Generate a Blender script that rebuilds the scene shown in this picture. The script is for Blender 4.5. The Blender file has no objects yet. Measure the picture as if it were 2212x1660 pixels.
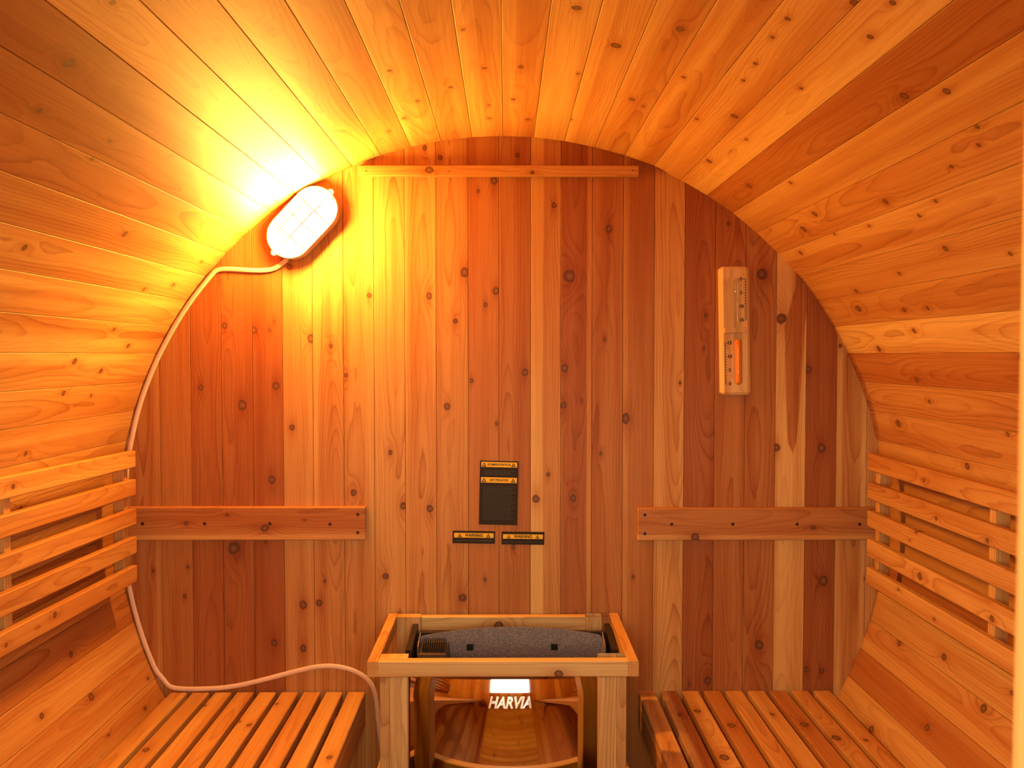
import bpy, bmesh, math, random
from mathutils import Vector, Matrix

# ------------------------------------------------------------------ camera, world, exposure
SC = bpy.context.scene
COL = SC.collection
FPX, CX, CY = 1900.0, 1106.0, 830.0
PITCH = math.atan((CY - 768.0) / FPX)
YAW = math.atan((CX - 1092.0) / FPX)
CAM = Vector((0.0067, 0.0, 1.397))
cam_d = bpy.data.cameras.new('camera'); cam = bpy.data.objects.new('camera', cam_d); COL.objects.link(cam)
cam.location = CAM; cam.rotation_euler = (math.pi / 2 - PITCH, 0, -YAW)
cam_d.sensor_width = 36.0; cam_d.lens = FPX / 2212.0 * 36.0
cam_d.clip_start = 0.02; cam_d.clip_end = 200
cam_d.dof.use_dof = True; cam_d.dof.focus_distance = 2.1; cam_d.dof.aperture_fstop = 9.0
SC.camera = cam
SC.view_settings.view_transform = 'Standard'; SC.view_settings.look = 'None'
SC.view_settings.gamma = 1.0; SC.view_settings.use_curve_mapping = False
SC.view_settings.exposure = 0.0
SC.cycles.max_bounces = 8; SC.cycles.diffuse_bounces = 6; SC.cycles.glossy_bounces = 4
SC.cycles.transmission_bounces = 8; SC.cycles.use_denoising = True
SC.cycles.sample_clamp_indirect = 6.0
SC.cycles.use_adaptive_sampling = True; SC.cycles.adaptive_threshold = 0.08
SC.cycles.caustics_reflective = False; SC.cycles.caustics_refractive = False

DAY = 12.5                        # overcast daylight outside the open doorway
LAMP = 620.0                      # bulkhead lamp glass
LAMP_COL = (1.0, 0.44, 0.060)
wd_ = bpy.data.worlds.new('daylight'); SC.world = wd_; wd_.use_nodes = True
bg = wd_.node_tree.nodes['Background']
bg.inputs[0].default_value = (1.0, 0.90, 0.60, 1); bg.inputs[1].default_value = DAY
# portal over the opening in the front wall: helps the renderer find the daylight, gives no light itself
po_d = bpy.data.lights.new('opening_portal', 'AREA'); po_d.shape = 'RECTANGLE'; po_d.size = 0.62; po_d.size_y = 0.70
po_d.cycles.is_portal = True
po = bpy.data.objects.new('opening_portal', po_d); COL.objects.link(po)
po.location = (0, 0.40, 1.285); po.rotation_euler = (math.pi / 2, 0, 0)

def at(px, py, Y):
    d = Vector(((px - CX) / FPX, 1.0, -(py - CY) / FPX))
    d = Matrix.Rotation(-PITCH, 3, 'X') @ d
    d = Matrix.Rotation(-YAW, 3, 'Z') @ d
    return CAM + d * (Y / d.y), d

# ------------------------------------------------------------------ measures (metres)
R = 1.0225                       # inner radius of the barrel
AX = CAM.z - 0.4439              # height of the barrel's axis
YW = 2.34                        # face of the back wall
YF = 0.49                        # inner face of the front wall
STEP = math.radians(4.57)
rnd = random.Random(11)

# ------------------------------------------------------------------ materials
def newmat(name):
    m = bpy.data.materials.new(name); m.use_nodes = True
    nt = m.node_tree
    return m, nt, nt.nodes['Principled BSDF']

def simple(name, col, rough=0.5, metal=0.0, **kw):
    m, nt, b = newmat(name)
    b.inputs['Base Color'].default_value = (*col, 1); b.inputs['Roughness'].default_value = rough
    b.inputs['Metallic'].default_value = metal
    for k, v in kw.items():
        b.inputs[k.replace('_', ' ')].default_value = v
    return m

class NT:
    def __init__(s, nt): s.nt = nt
    def _in(s, sock, v):
        if v is None: return
        if hasattr(v, 'is_linked') or hasattr(v, 'links'): s.nt.links.new(v, sock)
        else: sock.default_value = v
    def m(s, op, a, b=None, c=None, clamp=False):
        n = s.nt.nodes.new('ShaderNodeMath'); n.operation = op; n.use_clamp = clamp
        s._in(n.inputs[0], a); s._in(n.inputs[1], b); s._in(n.inputs[2], c)
        return n.outputs[0]
    def attr(s, name):
        n = s.nt.nodes.new('ShaderNodeAttribute'); n.attribute_name = name; return n
    def sep(s, v):
        n = s.nt.nodes.new('ShaderNodeSeparateXYZ'); s._in(n.inputs[0], v); return n.outputs
    def comb(s, x, y, z):
        n = s.nt.nodes.new('ShaderNodeCombineXYZ')
        for i, v in enumerate((x, y, z)): s._in(n.inputs[i], v)
        return n.outputs[0]
    def noise(s, vec, scale=1.0, detail=2.0, rough=0.5):
        n = s.nt.nodes.new('ShaderNodeTexNoise'); s._in(n.inputs['Vector'], vec)
        n.inputs['Scale'].default_value = scale; n.inputs['Detail'].default_value = detail
        n.inputs['Roughness'].default_value = rough
        return n
    def smooth(s, x, a, b, lo=0.0, hi=1.0):
        n = s.nt.nodes.new('ShaderNodeMapRange'); n.interpolation_type = 'SMOOTHSTEP'
        s._in(n.inputs['Value'], x); s._in(n.inputs['From Min'], a); s._in(n.inputs['From Max'], b)
        s._in(n.inputs['To Min'], lo); s._in(n.inputs['To Max'], hi)
        return n.outputs['Result']
    def mix(s, f, a, b, mode='MIX'):
        n = s.nt.nodes.new('ShaderNodeMix'); n.data_type = 'RGBA'; n.blend_type = mode
        s._in(n.inputs[0], f); s._in(n.inputs[6], a); s._in(n.inputs[7], b)
        return n.outputs[2]

def make_wood(name='cedar', rough=0.58):
    mt, nt, bs = newmat(name); N = NT(nt)
    u, v, w = N.sep(N.attr('bc').outputs['Vector'])
    seed = N.attr('seed').outputs['Fac']
    cv, cw, sp = N.sep(N.attr('cen').outputs['Vector'])
    us = N.m('ADD', u, N.m('MULTIPLY', seed, 7.31))
    n1 = N.noise(N.comb(N.m('MULTIPLY', us, 1.15), N.m('MULTIPLY', v, 4.0), N.m('ADD', seed, N.m('MULTIPLY', w, 5))), 1.0, 2.0, 0.45)
    nx, ny, nz = N.sep(n1.outputs['Color'])
    vv = N.m('ADD', N.m('SUBTRACT', v, cv), N.m('MULTIPLY', N.m('SUBTRACT', nx, 0.5), 0.03))
    ww = N.m('ADD', N.m('SUBTRACT', w, cw), N.m('MULTIPLY', N.m('SUBTRACT', ny, 0.5), 0.075))
    r = N.m('SQRT', N.m('ADD', N.m('MULTIPLY', vv, vv), N.m('MULTIPLY', ww, ww)))
    wob = N.noise(N.comb(N.m('MULTIPLY', us, 14.0), N.m('MULTIPLY', v, 60.0), seed), 1.0, 2.0).outputs['Fac']
    km = None; halo = None; kin = None
    for nm in ('ka', 'kb', 'kc'):
        ku, kv, kr = N.sep(N.attr(nm).outputs['Vector'])
        du = N.m('SUBTRACT', u, ku); dv = N.m('SUBTRACT', v, kv)
        du2 = N.m('MULTIPLY', du, du); dv2 = N.m('MULTIPLY', dv, dv); kr2 = N.m('MULTIPLY', kr, kr)
        d2 = N.m('DIVIDE', N.m('ADD', N.m('MULTIPLY', du2, 0.14), dv2), kr2)
        b = N.m('EXPONENT', N.m('MULTIPLY', d2, -0.33))
        r = N.m('ADD', r, N.m('MULTIPLY', N.m('MULTIPLY', b, kr), 1.1))
        e = N.m('SQRT', N.m('DIVIDE', N.m('ADD', N.m('MULTIPLY', du2, 0.8), dv2), kr2))
        e = N.m('ADD', e, N.m('MULTIPLY', N.m('SUBTRACT', wob, 0.5), 1.0))
        k = N.smooth(e, 0.75, 1.05, 1.0, 0.0)
        h = N.m('EXPONENT', N.m('MULTIPLY', N.m('DIVIDE', N.m('ADD', N.m('MULTIPLY', du2, 0.13), dv2), kr2), -0.62))
        ki = N.m('MULTIPLY', N.smooth(e, 0.0, 0.8, 1.0, 0.0), k)
        km = k if km is None else N.m('MAXIMUM', km, k)
        halo = h if halo is None else N.m('MAXIMUM', halo, h)
        kin = ki if kin is None else N.m('MAXIMUM', kin, ki)
    t = N.m('ADD', N.m('DIVIDE', r, sp), N.m('MULTIPLY', wob, 0.55))
    f = N.m('FRACT', t)
    line = N.m('MULTIPLY', N.m('POWER', f, 3.5), N.smooth(f, 0.93, 1.0, 1.0, 0.0))
    ringn = nt.nodes.new('ShaderNodeTexWhiteNoise'); ringn.noise_dimensions = '1D'
    nt.links.new(N.m('ADD', N.m('FLOOR', t), N.m('MULTIPLY', seed, 13.7)), ringn.inputs['W'])
    line = N.m('MULTIPLY', line, N.m('MULTIPLY_ADD', ringn.outputs['Value'], 0.75, 0.3))
    fib = N.noise(N.comb(N.m('MULTIPLY', us, 5.0), N.m('MULTIPLY', v, 420.0), N.m('MULTIPLY', w, 420.0)), 1.0, 3.0, 0.6).outputs['Fac']
    big = N.noise(N.comb(N.m('MULTIPLY', us, 1.1), N.m('MULTIPLY', v, 26.0), N.m('MULTIPLY', w, 8.0)), 1.0, 2.0).outputs['Fac']
    bcn, bh, bsoft = N.sep(N.attr('band').outputs['Vector'])
    edge = N.m('SUBTRACT', N.m('ABSOLUTE', N.m('SUBTRACT', v, bcn)), bh)
    edge = N.m('ADD', edge, N.m('MULTIPLY', N.m('SUBTRACT', nz, 0.5), 0.012))
    sapm = N.smooth(edge, N.m('MULTIPLY', bsoft, -1.0), bsoft)
    base = N.mix(sapm, N.attr('tone').outputs['Color'], N.attr('sap').outputs['Color'])
    redder = N.mix(1.0, base, (0.80, 0.60, 0.45, 1), 'MULTIPLY')
    base = N.mix(N.m('MULTIPLY', N.smooth(big, 0.38, 0.68), 0.75), base, redder)
    base = N.mix(N.m('MULTIPLY', line, N.smooth(sapm, 0.0, 1.0, 0.92, 0.40)), base, N.mix(1.0, base, (0.56, 0.36, 0.26, 1), 'MULTIPLY'))
    base = N.mix(N.smooth(fib, 0.42, 0.75, 0.0, 0.55), base, N.mix(1.0, base, (0.70, 0.55, 0.45, 1), 'MULTIPLY'))
    base = N.mix(N.m('MULTIPLY', halo, 0.62), base, N.mix(1.0, base, (0.62, 0.36, 0.22, 1), 'MULTIPLY'))
    kcol = N.mix(kin, (0.10, 0.036, 0.014, 1), (0.23, 0.10, 0.048, 1))
    base = N.mix(N.m('MULTIPLY', km, 0.92), base, kcol)
    nt.links.new(base, bs.inputs['Base Color'])
    bs.inputs['Roughness'].default_value = rough
    bs.inputs['Specular IOR Level'].default_value = 0.28
    bp = nt.nodes.new('ShaderNodeBump'); bp.inputs['Strength'].default_value = 0.10; bp.inputs['Distance'].default_value = 0.0006
    nt.links.new(N.m('ADD', fib, N.m('MULTIPLY', line, -1.0)), bp.inputs['Height'])
    nt.links.new(bp.outputs[0], bs.inputs['Normal'])
    return mt

WOOD = make_wood('cedar_boards')
BACKING = simple('shadow_gap_cedar', (0.10, 0.04, 0.018), 0.8)

# cedar colours: D dark heartwood, H heartwood, M medium, L light, S sapwood
TONES = {'D': (0.37, 0.135, 0.040), 'H': (0.46, 0.20, 0.060), 'M': (0.55, 0.285, 0.092), 'L': (0.61, 0.35, 0.12), 'S': (0.70, 0.46, 0.17)}

class Boards:
    """Collects boards; every vertex carries the board's own coordinates for the wood material."""
    def __init__(s):
        s.v = []; s.f = []; s.fm = []; s.a = {k: [] for k in ('bc', 'cen', 'tone', 'sap', 'band', 'ka', 'kb', 'kc')}; s.seed = []
    def board(s, O, U, V, W, L, sec, knots=(), tone='M', sap=None, band=None, cen=None, seed=None,
              u0=None, u1=None, inset=0.0, nseg=1, jitter=0.05):
        """O origin; U along, V across, W out; sec: closed list of (v, w)."""
        O = Vector(O); U = Vector(U); V = Vector(V); W = Vector(W)
        seed = rnd.random() * 50 if seed is None else seed
        if cen is None:
            vmax = max(p[0] for p in sec)
            if rnd.random() < 0.6: cen = (rnd.uniform(-.5, .5) * vmax, -rnd.uniform(0.02, 0.07), rnd.uniform(.0030, .0060))
            else: cen = (rnd.choice((-1, 1)) * rnd.uniform(.05, .11), -rnd.uniform(0.03, 0.09), rnd.uniform(.0030, .0050))
        tc = Vector(TONES[tone]) if isinstance(tone, str) else Vector(tone)
        k = 1 + rnd.uniform(-jitter, jitter); tc = tc * k
        sc = Vector(TONES[sap or 'S']) * k
        if band is None: band = lambda u: (0.0, 1.0, 0.002)
        elif not callable(band):
            bb = band; band = lambda u: bb
        ks = sorted(knots)
        cuts = [0.0, L]
        for i in range(1, nseg): cuts.append(L * i / nseg)
        for a, b in zip(ks, ks[1:]): cuts.append((a[0] + b[0]) / 2)
        cuts = sorted(set(round(c, 5) for c in cuts if 0 <= c <= L))
        far = (-50.0, 0.0, 0.001)
        n = len(sec)
        cxm = sum(p[0] for p in sec) / n; cym = sum(p[1] for p in sec) / n
        hw = max(abs(p[0] - cxm) for p in sec); hh = max(abs(p[1] - cym) for p in sec)
        def ring(u, ins, kk, clampu=True):
            idx = []
            for (pv, pw) in sec:
                qv = cxm + (pv - cxm) * (1 - ins / hw) if ins else pv
                qw = cym + (pw - cym) * (1 - ins / hh) if ins else pw
                uu = u
                if u0 is not None and u <= 0.0: uu = u0(qv)
                if u1 is not None and u >= L: uu = u1(qv)
                p = O + U * uu + V * qv + W * qw
                idx.append(len(s.v)); s.v.append(p)
                s.a['bc'].append((uu, qv, qw)); s.a['cen'].append(cen)
                s.a['tone'].append(tuple(tc)); s.a['sap'].append(tuple(sc)); s.a['band'].append(band(uu))
                for nm, q in zip(('ka', 'kb', 'kc'), kk): s.a[nm].append(q)
                s.seed.append(seed)
            return idx
        flip = U.cross(V).dot(W) < 0
        area = sum(sec[i][0] * sec[(i + 1) % n][1] - sec[(i + 1) % n][0] * sec[i][1] for i in range(n))
        ccw = (area > 0) != flip
        for a, b in zip(cuts, cuts[1:]):
            mid = (a + b) / 2
            near = sorted(ks, key=lambda q: abs(q[0] - mid))[:3]
            kk = (list(near) + [far] * 3)[:3]
            rs = []
            if inset and a <= 1e-6: rs.append(ring(0.0, inset, kk)); rs.append(ring(inset, 0, kk))
            else: rs.append(ring(a, 0, kk))
            if inset and b >= L - 1e-6: rs.append(ring(L - inset, 0, kk)); rs.append(ring(L, inset, kk))
            else: rs.append(ring(b, 0, kk))
            for p, q in zip(rs, rs[1:]):
                for i in range(n):
                    j = (i + 1) % n
                    f = (p[i], p[j], q[j], q[i])
                    s.f.append(f if ccw else f[::-1]); s.fm.append(0)
            if a <= 1e-6: s.f.append(tuple(rs[0][::-1]) if ccw else tuple(rs[0])); s.fm.append(0)
            if b >= L - 1e-6: s.f.append(tuple(rs[-1]) if ccw else tuple(rs[-1][::-1])); s.fm.append(0)
    def quad(s, pts, mi=1):
        i0 = len(s.v)
        for p in pts:
            s.v.append(Vector(p))
            for k in s.a: s.a[k].append((0, 0, 0))
            s.seed.append(0)
        s.f.append(tuple(range(i0, i0 + len(pts)))); s.fm.append(mi)
    def build(s, name, parent=None, mats=None, loc=None):
        me = bpy.data.meshes.new(name)
        o3 = Vector(loc) if loc else Vector((0, 0, 0))
        me.from_pydata([tuple(p - o3) for p in s.v], [], s.f)
        for k, vals in s.a.items():
            at_ = me.attributes.new(k, 'FLOAT_VECTOR', 'POINT')
            at_.data.foreach_set('vector', [c for q in vals for c in q])
        at_ = me.attributes.new('seed', 'FLOAT', 'POINT'); at_.data.foreach_set('value', s.seed)
        for m in (mats or [WOOD, BACKING]): me.materials.append(m)
        me.polygons.foreach_set('material_index', s.fm)
        me.update()
        ob = bpy.data.objects.new(name, me); COL.objects.link(ob)
        if parent: ob.parent = parent
        if loc: ob.location = o3
        return ob

def sec_rect(w, t, c=0.0015, back=True):
    """rectangle w wide (across), from 0 to t (front at t), chamfered corners"""
    h = w / 2; b = c if back else 0.0
    p = []
    p += [(-h + b, 0), (h - b, 0)] if b else [(-h, 0), (h, 0)]
    if b: p += [(h, b)]
    p += [(h, t - c), (h - c, t), (-h + c, t), (-h, t - c)]
    if b: p += [(-h, b)]
    return p

def structure(o): o['kind'] = 'structure'; return o
def empty(name, loc):
    e = bpy.data.objects.new(name, None); COL.objects.link(e); e.location = loc; e.empty_display_size = 0.05
    return e
def tag(o, label, cat, group=None):
    o['label'] = label; o['category'] = cat
    if group: o['group'] = group
    return o
def mesh_obj(name, verts, faces, mat, parent=None, smooth=False, world=True):
    me = bpy.data.meshes.new(name); me.from_pydata([tuple(v) for v in verts], [], faces); me.materials.append(mat)
    bm = bmesh.new(); bm.from_mesh(me); bmesh.ops.recalc_face_normals(bm, faces=bm.faces[:]); bm.to_mesh(me); bm.free()
    if smooth: me.polygons.foreach_set('use_smooth', [True] * len(me.polygons))
    me.update()
    ob = bpy.data.objects.new(name, me); COL.objects.link(ob)
    if parent:
        ob.parent = parent
        if world: ob.matrix_parent_inverse = Matrix.Translation(parent.location).inverted()
    return ob
def reparent(o, p):
    o.parent = p; o.matrix_parent_inverse = Matrix.Translation(p.location).inverted(); return o

# ------------------------------------------------------------------ knots seen on the boards (pixel -> board)
WALL_K = [(485,704,7),(548.7,714,8),(592,695.5,3),(582,714,4),(671,732,9),(715,748,5),(596.5,834,10),(524.6,876,10),(630.6,924,7),(587,1037,9.5),
 (625.6,577,7),(432.6,837.7,6),(474.4,607,4),(797,638.7,6),(926.7,639.7,7),(984,694.5,6.5),(1003.6,588.5,11),(1072,628.6,8),(1048.8,658.7,5),
 (1018.7,822.7,4.5),(1134,805,8),(965.8,878.5,6.5),(1073,916,4),(844,978,6),(747.5,811,5),(764.4,1065,7.5),(871.5,1093.7,8),(929,1100,8),
 (1229.5,597,13),(1219,796,8),(1218,876,8),(1305.8,734,4),(1351.6,904.6,12),(1184.3,1025.7,5),(1158,1078.6,9),(1237.8,1077,8),(1256,866,3),
 (1298,980,4),(1468.7,827.7,4),(916.7,319.5,5),(950.8,341,6),(1118,335.6,5.5),(1067,390,8),(1033,413,4),(1197,444,7),(1316.5,494.5,8),
 (1524.9,681,5),(1520.5,753,3),(1645,592,12),(1688,688,12),(1747,798,7),(1815,747,4.5),(1677,967.5,8),(1775,968,11),(1574,483.5,4),
 (505,1185,13),(399,1289,4),(655,1307.4,8),(690,1303,7.5),(701.6,1256,4),(593,1389.5,9),(655,1401,9),(573.8,1170,4),(833,1245.5,7.5),
 (999,1292,11),(1047.8,1253,4),(1368,1247,4),(1109,1182,5),(1641,1394.4,11),(1778,1255.5,11),(1774.8,1451,6),(1742,1447,6),(1528.9,1471,9),(1488.7,1479,4),(1868,1250.5,3)]
STAVE_K = [(85,238,7),(237,304.5,5),(243,5,8),(584,64,9),(52,535,8),(269,505,8),(199,343,3),(370,337,4),(150,134,14),
 (1246,16,10),(1000,63.5,5),(1046.5,146.5,6),(1125.8,144,6),(1331.5,97.7,12),(1109,214,6),(1056.5,226.5,4),(1057,255,4),(1139,257.6,5),
 (1249,159,4),(1365,214,7),(1390,229,3),(1470,62,9),(873,255,6),(1234.5,258,4),(842,152,6),(973.5,188,5),(901.6,217.5,4),(840,283,5),
 (1701,39.5,8),(1669,80,5),(1632.6,136.5,6),(1606,173,5),(1505.5,257,5),(1845,5,12),(1928.7,5,8),(1880,78.6,8),(1955.4,208,11),(2044.8,196.7,9),
 (2111,274,7),(2115,313,4),(1731,190,5),(1612.5,301,4),(1619,401.5,7),(1708,395,5),(1760,461.7,7),(1736,494.5,9),(1913.6,435,8),(2021,434,4),
 (1986.5,466,5),(1877.5,488,4),(1803,506,4),(1729.6,546,6),(2043.4,537,8),(2183,547.7,5),(2056,359.7,3),(1587,251,9),(1532,348,7),
 (1943.7,591,5),(1850,629,6),(1855,667,8),(1953.8,669,6),(2004,665.5,6),(1974.8,714,6),(1898.6,754,7),(1980.5,820,6),(2008,867,5.5),(1941,915,8),
 (2177,938,5),(2090,1008,8),(2206,772,10),(246,712,5),(276.7,747,6),(160.6,781,7),(217.5,801,6),(137,849,6),(55,980,6),(311,625,5.5),(374,615,4.5),
 (435,565,4),(196,855,4),(89.7,1548,7),(153,1414.5,7),(197,1506.5,8),(313,1531.6,5),(234,1588.5,4),(319.5,1466,4),
 (1942.7,1390,6),(2039.8,1421,9),(2125.4,1531.6,11),(1883,1576,9),(2187,1498,7)]

# ------------------------------------------------------------------ back wall
def wx(px): return at(px, 830, YW)[0].x
SEAMS = [278, 344.6, 412, 478.5, 546, 611, 676, 742.5, 808.6, 875, 942.5, 1011.7, 1078, 1146, 1211.5, 1278.5, 1345, 1412.5, 1478, 1543.5, 1609, 1675.5, 1741.5, 1808, 1874, 1940]
SEAMS = [211.5] + SEAMS
PLT = {  # plank: tone, (band centre, half width, softness) where sapwood shows, sap tone
 0: 'L', 1: ('H', (-.006, .030, .004), 'M'), 2: 'H', 3: 'D', 4: 'D', 5: 'D', 6: ('M', (-.01, .034, .01), 'L'), 7: ('M', (.01, .035, .008), 'L'), 8: ('M', (-.02, .03, .012), 'L'), 9: 'L',
 10: ('M', (.0, .028, .01), 'L'), 11: 'M', 12: 'H', 13: ('H', (.01, .05, .004), 'M'), 14: ('M', (.018, .026, .003), 'S'), 15: ('D', (-.006, .034, .003), 'M'), 16: 'H', 17: ('H', (.012, .04, .006), 'M'),
 18: ('L', (0, 1, .01), 'S'), 19: 'D', 20: ('H', (0, .07, .004), 'M'), 21: 'H', 22: None, 23: 'D', 24: ('M', (0, .024, .006), 'S'), 25: 'L', 26: 'L'}
B = Boards()
for i in range(len(SEAMS) - 1):
    x0, x1 = wx(SEAMS[i]), wx(SEAMS[i + 1]); xm = (x0 + x1) / 2; w = x1 - x0 - 0.0009
    Rr = R + 0.010
    if min(abs(x0), abs(x1)) > Rr - 0.005: continue
    def zt(x): return math.sqrt(max(Rr * Rr - x * x, 0.0004))
    zb = AX - zt(min(abs(x0), abs(x1), key=abs)) if x0 * x1 > 0 else AX - Rr
    L = 2 * (AX - zb)
    ks = []
    for (px, py, pr) in WALL_K:
        P, d = at(px, py, YW)
        if x0 <= P.x < x1: ks.append((P.z - zb, P.x - xm, pr * YW / FPX))
    if len(ks) < 2: ks.append((rnd.uniform(0.1, 0.5), rnd.uniform(-.03, .03), .005))
    pl = PLT.get(i, 'M'); tone = 'M'; band = None; sap = 'S'; nseg = 1
    if isinstance(pl, str): tone = pl
    elif pl is None:
        tone = 'H'; nseg = 14            # heartwood tongue running down into pale sapwood
        def band(u, zb=zb):
            z = u + zb; zk = at(1700, 700, YW)[0].z; zend = at(1700, 1010, YW)[0].z
            if z > zk + .06: return (.030, .022, .003)
            t = (z - zend) / (zk + .06 - zend)
            if t < 0: return (.012, -.03, .004)
            return (.004 + .006 * t, .030 * math.sqrt(min(t, 1)), .002)
    else: tone, band, sap = pl
    fr = sec_rect(w, 0.018, 0.0007, False)
    B.board((xm, YW + 0.018, zb), (0, 0, 1), (1, 0, 0), (0, -1, 0), L, fr, ks, tone, sap, band,
            u0=lambda v, xm=xm, zb=zb: AX - zt(xm + v) - zb, u1=lambda v, xm=xm, zb=zb: AX + zt(xm + v) - zb, nseg=nseg, jitter=.03)
pts = [(Rr * math.sin(a * math.pi / 32), YW + 0.0185, AX + Rr * math.cos(a * math.pi / 32)) for a in range(64)]
B.quad(pts)
structure(B.build('wall_back'))

# ------------------------------------------------------------------ barrel staves
def on_stave(px, py):
    P, d = at(px, py, 1.0); d = P - CAM
    ox, oz = CAM.x, CAM.z - AX
    a = d.x ** 2 + d.z ** 2; b = 2 * (ox * d.x + oz * d.z); c = ox * ox + oz * oz - R * R
    t = (-b + math.sqrt(b * b - 4 * a * c)) / (2 * a)
    Q = CAM + d * t
    return Q, math.atan2(Q.x, Q.z - AX)
SK = {}
for (px, py, pr) in STAVE_K:
    Q, th = on_stave(px, py)
    if Q.y > YW: continue
    k = math.floor(th / STEP)
    SK.setdefault(k, []).append((Q.y - 0.45, ((th / STEP - k) - 0.5) * STEP * R, min(.016, max(.0045, pr * Q.y / FPX * 1.1))))
STT = {0: 'M', 1: 'S', 2: 'L', 3: 'M', 4: 'M', 5: ('L', (-.02, .025, .01), 'M'), 6: 'L', 7: 'H', 8: ('M', (.012, .016, .008), 'L'), 9: 'M', 10: ('M', (.015, .02, .01), 'L'), 11: 'M', 12: 'M',
       13: 'S', 14: 'H', 15: 'M', 16: 'M', 17: ('M', (.02, .03, .01), 'L'), 18: 'M', 22: 'L', 23: 'M', 24: 'H', 25: 'L', 26: 'M',
       -1: 'L', -2: 'M', -3: 'S', -4: 'M', -5: 'L', -6: 'M', -7: ('S', (0, 1, .01), 'S'), -8: 'D', -9: 'H', -10: 'H', -11: 'M', -12: 'L', -13: 'L', -14: 'L', -15: 'L', -16: 'L', -17: 'M', -18: 'L',
       -22: ('H', (0, .02, .01), 'M'), -23: 'H', -24: 'M', -25: 'M', -26: 'M', -27: 'H'}
Y0, Y1 = 0.08, YW + 0.10  # unseen overhang past the front wall, added length to shade the opening's jambs
def stave_set(name, ks):
    b = Boards()
    for k in ks:
        t0 = k * STEP; t1 = t0 + STEP
        if k == 39: t1 = math.radians(360) - 39 * STEP
        tm = (t0 + t1) / 2; hd = (t1 - t0) / 2
        Rc = R * math.cos(hd); hw = R * math.sin(hd) - 0.0005; T = 0.035; c = 0.0006
        ho = (R + T) * math.sin(hd)
        # w: 0 at the outer face, T at the inner face
        sec = [(-ho, 0), (ho, 0), (hw, T - c), (hw - c, T), (-hw + c, T), (-hw, T - c)]
        U = (0, 1, 0); V = (math.cos(tm), 0, -math.sin(tm)); W = (-math.sin(tm), 0, -math.cos(tm))
        O = Vector((math.sin(tm) * (Rc + T), Y0, AX + math.cos(tm) * (Rc + T)))
        kn = [(q[0] + 0.45 - Y0, q[1], q[2]) for q in SK.get(k, [])]
        if not kn and rnd.random() < .8: kn = [(rnd.uniform(.3, 1.9), rnd.uniform(-.03, .03), rnd.uniform(.004, .008)) for _ in range(3)]
        pl = STT.get(k, rnd.choice('MMLLH')); band = None; sap = 'S'
        if isinstance(pl, str): tone = pl
        else: tone, band, sap = pl
        if band is None and tone in 'ML' and rnd.random() < .5:
            band = (rnd.choice((-1, 1)) * rnd.uniform(.012, .03), rnd.uniform(.018, .034), rnd.uniform(.003, .010)); sap = 'L' if tone == 'M' else 'S'
        b.board(O, U, V, W, Y1 - Y0, sec, kn, tone, sap, band, jitter=.04)
        Rb = R + 0.0375
        b.quad([(math.sin(t) * Rb, y, AX + math.cos(t) * Rb) for t, y in ((t0, Y0), (t1, Y0), (t1, Y1), (t0, Y1))])
    return structure(b.build(name))
stave_set('ceiling', range(-10, 10))
stave_set('wall_right', range(10, 29))
stave_set('wall_left', range(-29, -10))
stave_set('floor', list(range(29, 40)) + list(range(-39, -29)))

# ------------------------------------------------------------------ front wall with its opening (where the photographer stands)
OX, OZ0, OZ1 = 0.2935, 0.93, 1.608
b = Boards()
x = -R
while x < R - 0.001:
    x1 = min(x + 0.0817, R)
    for e in (-OX, OX):
        if x < e - 0.004 < x1 and abs(e - x1) > 0.002: x1 = e; break
    xm = (x + x1) / 2; w = x1 - x - 0.0005
    xa = min(abs(x), abs(x1)) if x * x1 > 0 else 0
    Rr = R + 0.01
    def zt(q): return math.sqrt(max(Rr * Rr - q * q, 0.0004))
    parts = [(AX - zt(xa), AX + zt(xa), True, True)]
    if abs(xm) < OX: parts = [(AX - zt(xa), OZ0, True, False), (OZ1, AX + zt(xa), False, True)]
    for (za, zb2, lo, hi) in parts:
        kn = [(rnd.uniform(0, zb2 - za), rnd.uniform(-.025, .025), rnd.uniform(.004, .009)) for _ in range(3)]
        b.board((xm, YF - 0.02, za), (0, 0, 1), (1, 0, 0), (0, 1, 0), zb2 - za, sec_rect(w, 0.02, 0.0014, False), kn, rnd.choice('MLSH'),
                u0=(lambda v, xm=xm, za=za: AX - zt(xm + v) - za) if lo else None,
                u1=(lambda v, xm=xm, za=za: AX + zt(xm + v) - za) if hi else None)
    x = x1
structure(b.build('wall_front'))
b = Boards()   # jambs, sill and head lining of the opening
for sx in (-1, 1):
    b.board((sx * (OX + 0.021), 0.452 - 0.055, OZ0 - 0.02), (0, 0, 1), (0, 1, 0), (-sx, 0, 0), OZ1 - OZ0 + 0.04, [(p[0] + 0.045, p[1]) for p in sec_rect(0.092, 0.021, 0.002)], (), (0.42, 0.25, 0.085))
b.board((-OX, 0.442, OZ0 - 0.021), (1, 0, 0), (0, 1, 0), (0, 0, 1), 2 * OX, sec_rect(0.092, 0.021, .002), (), (0.42, 0.25, 0.085))
b.board((-OX, 0.442, OZ1 + 0.021), (1, 0, 0), (0, 1, 0), (0, 0, -1), 2 * OX, sec_rect(0.092, 0.021, .002), (), (0.42, 0.25, 0.085))
structure(b.build('window_1'))

GROUND = simple('grey_paving', (0.20, 0.19, 0.17), 0.9)
structure(mesh_obj('ground', [(-9, -12, -.35), (9, -12, -.35), (9, .05, -.35), (-9, .05, -.35)], [(0, 1, 2, 3)], GROUND))

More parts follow.
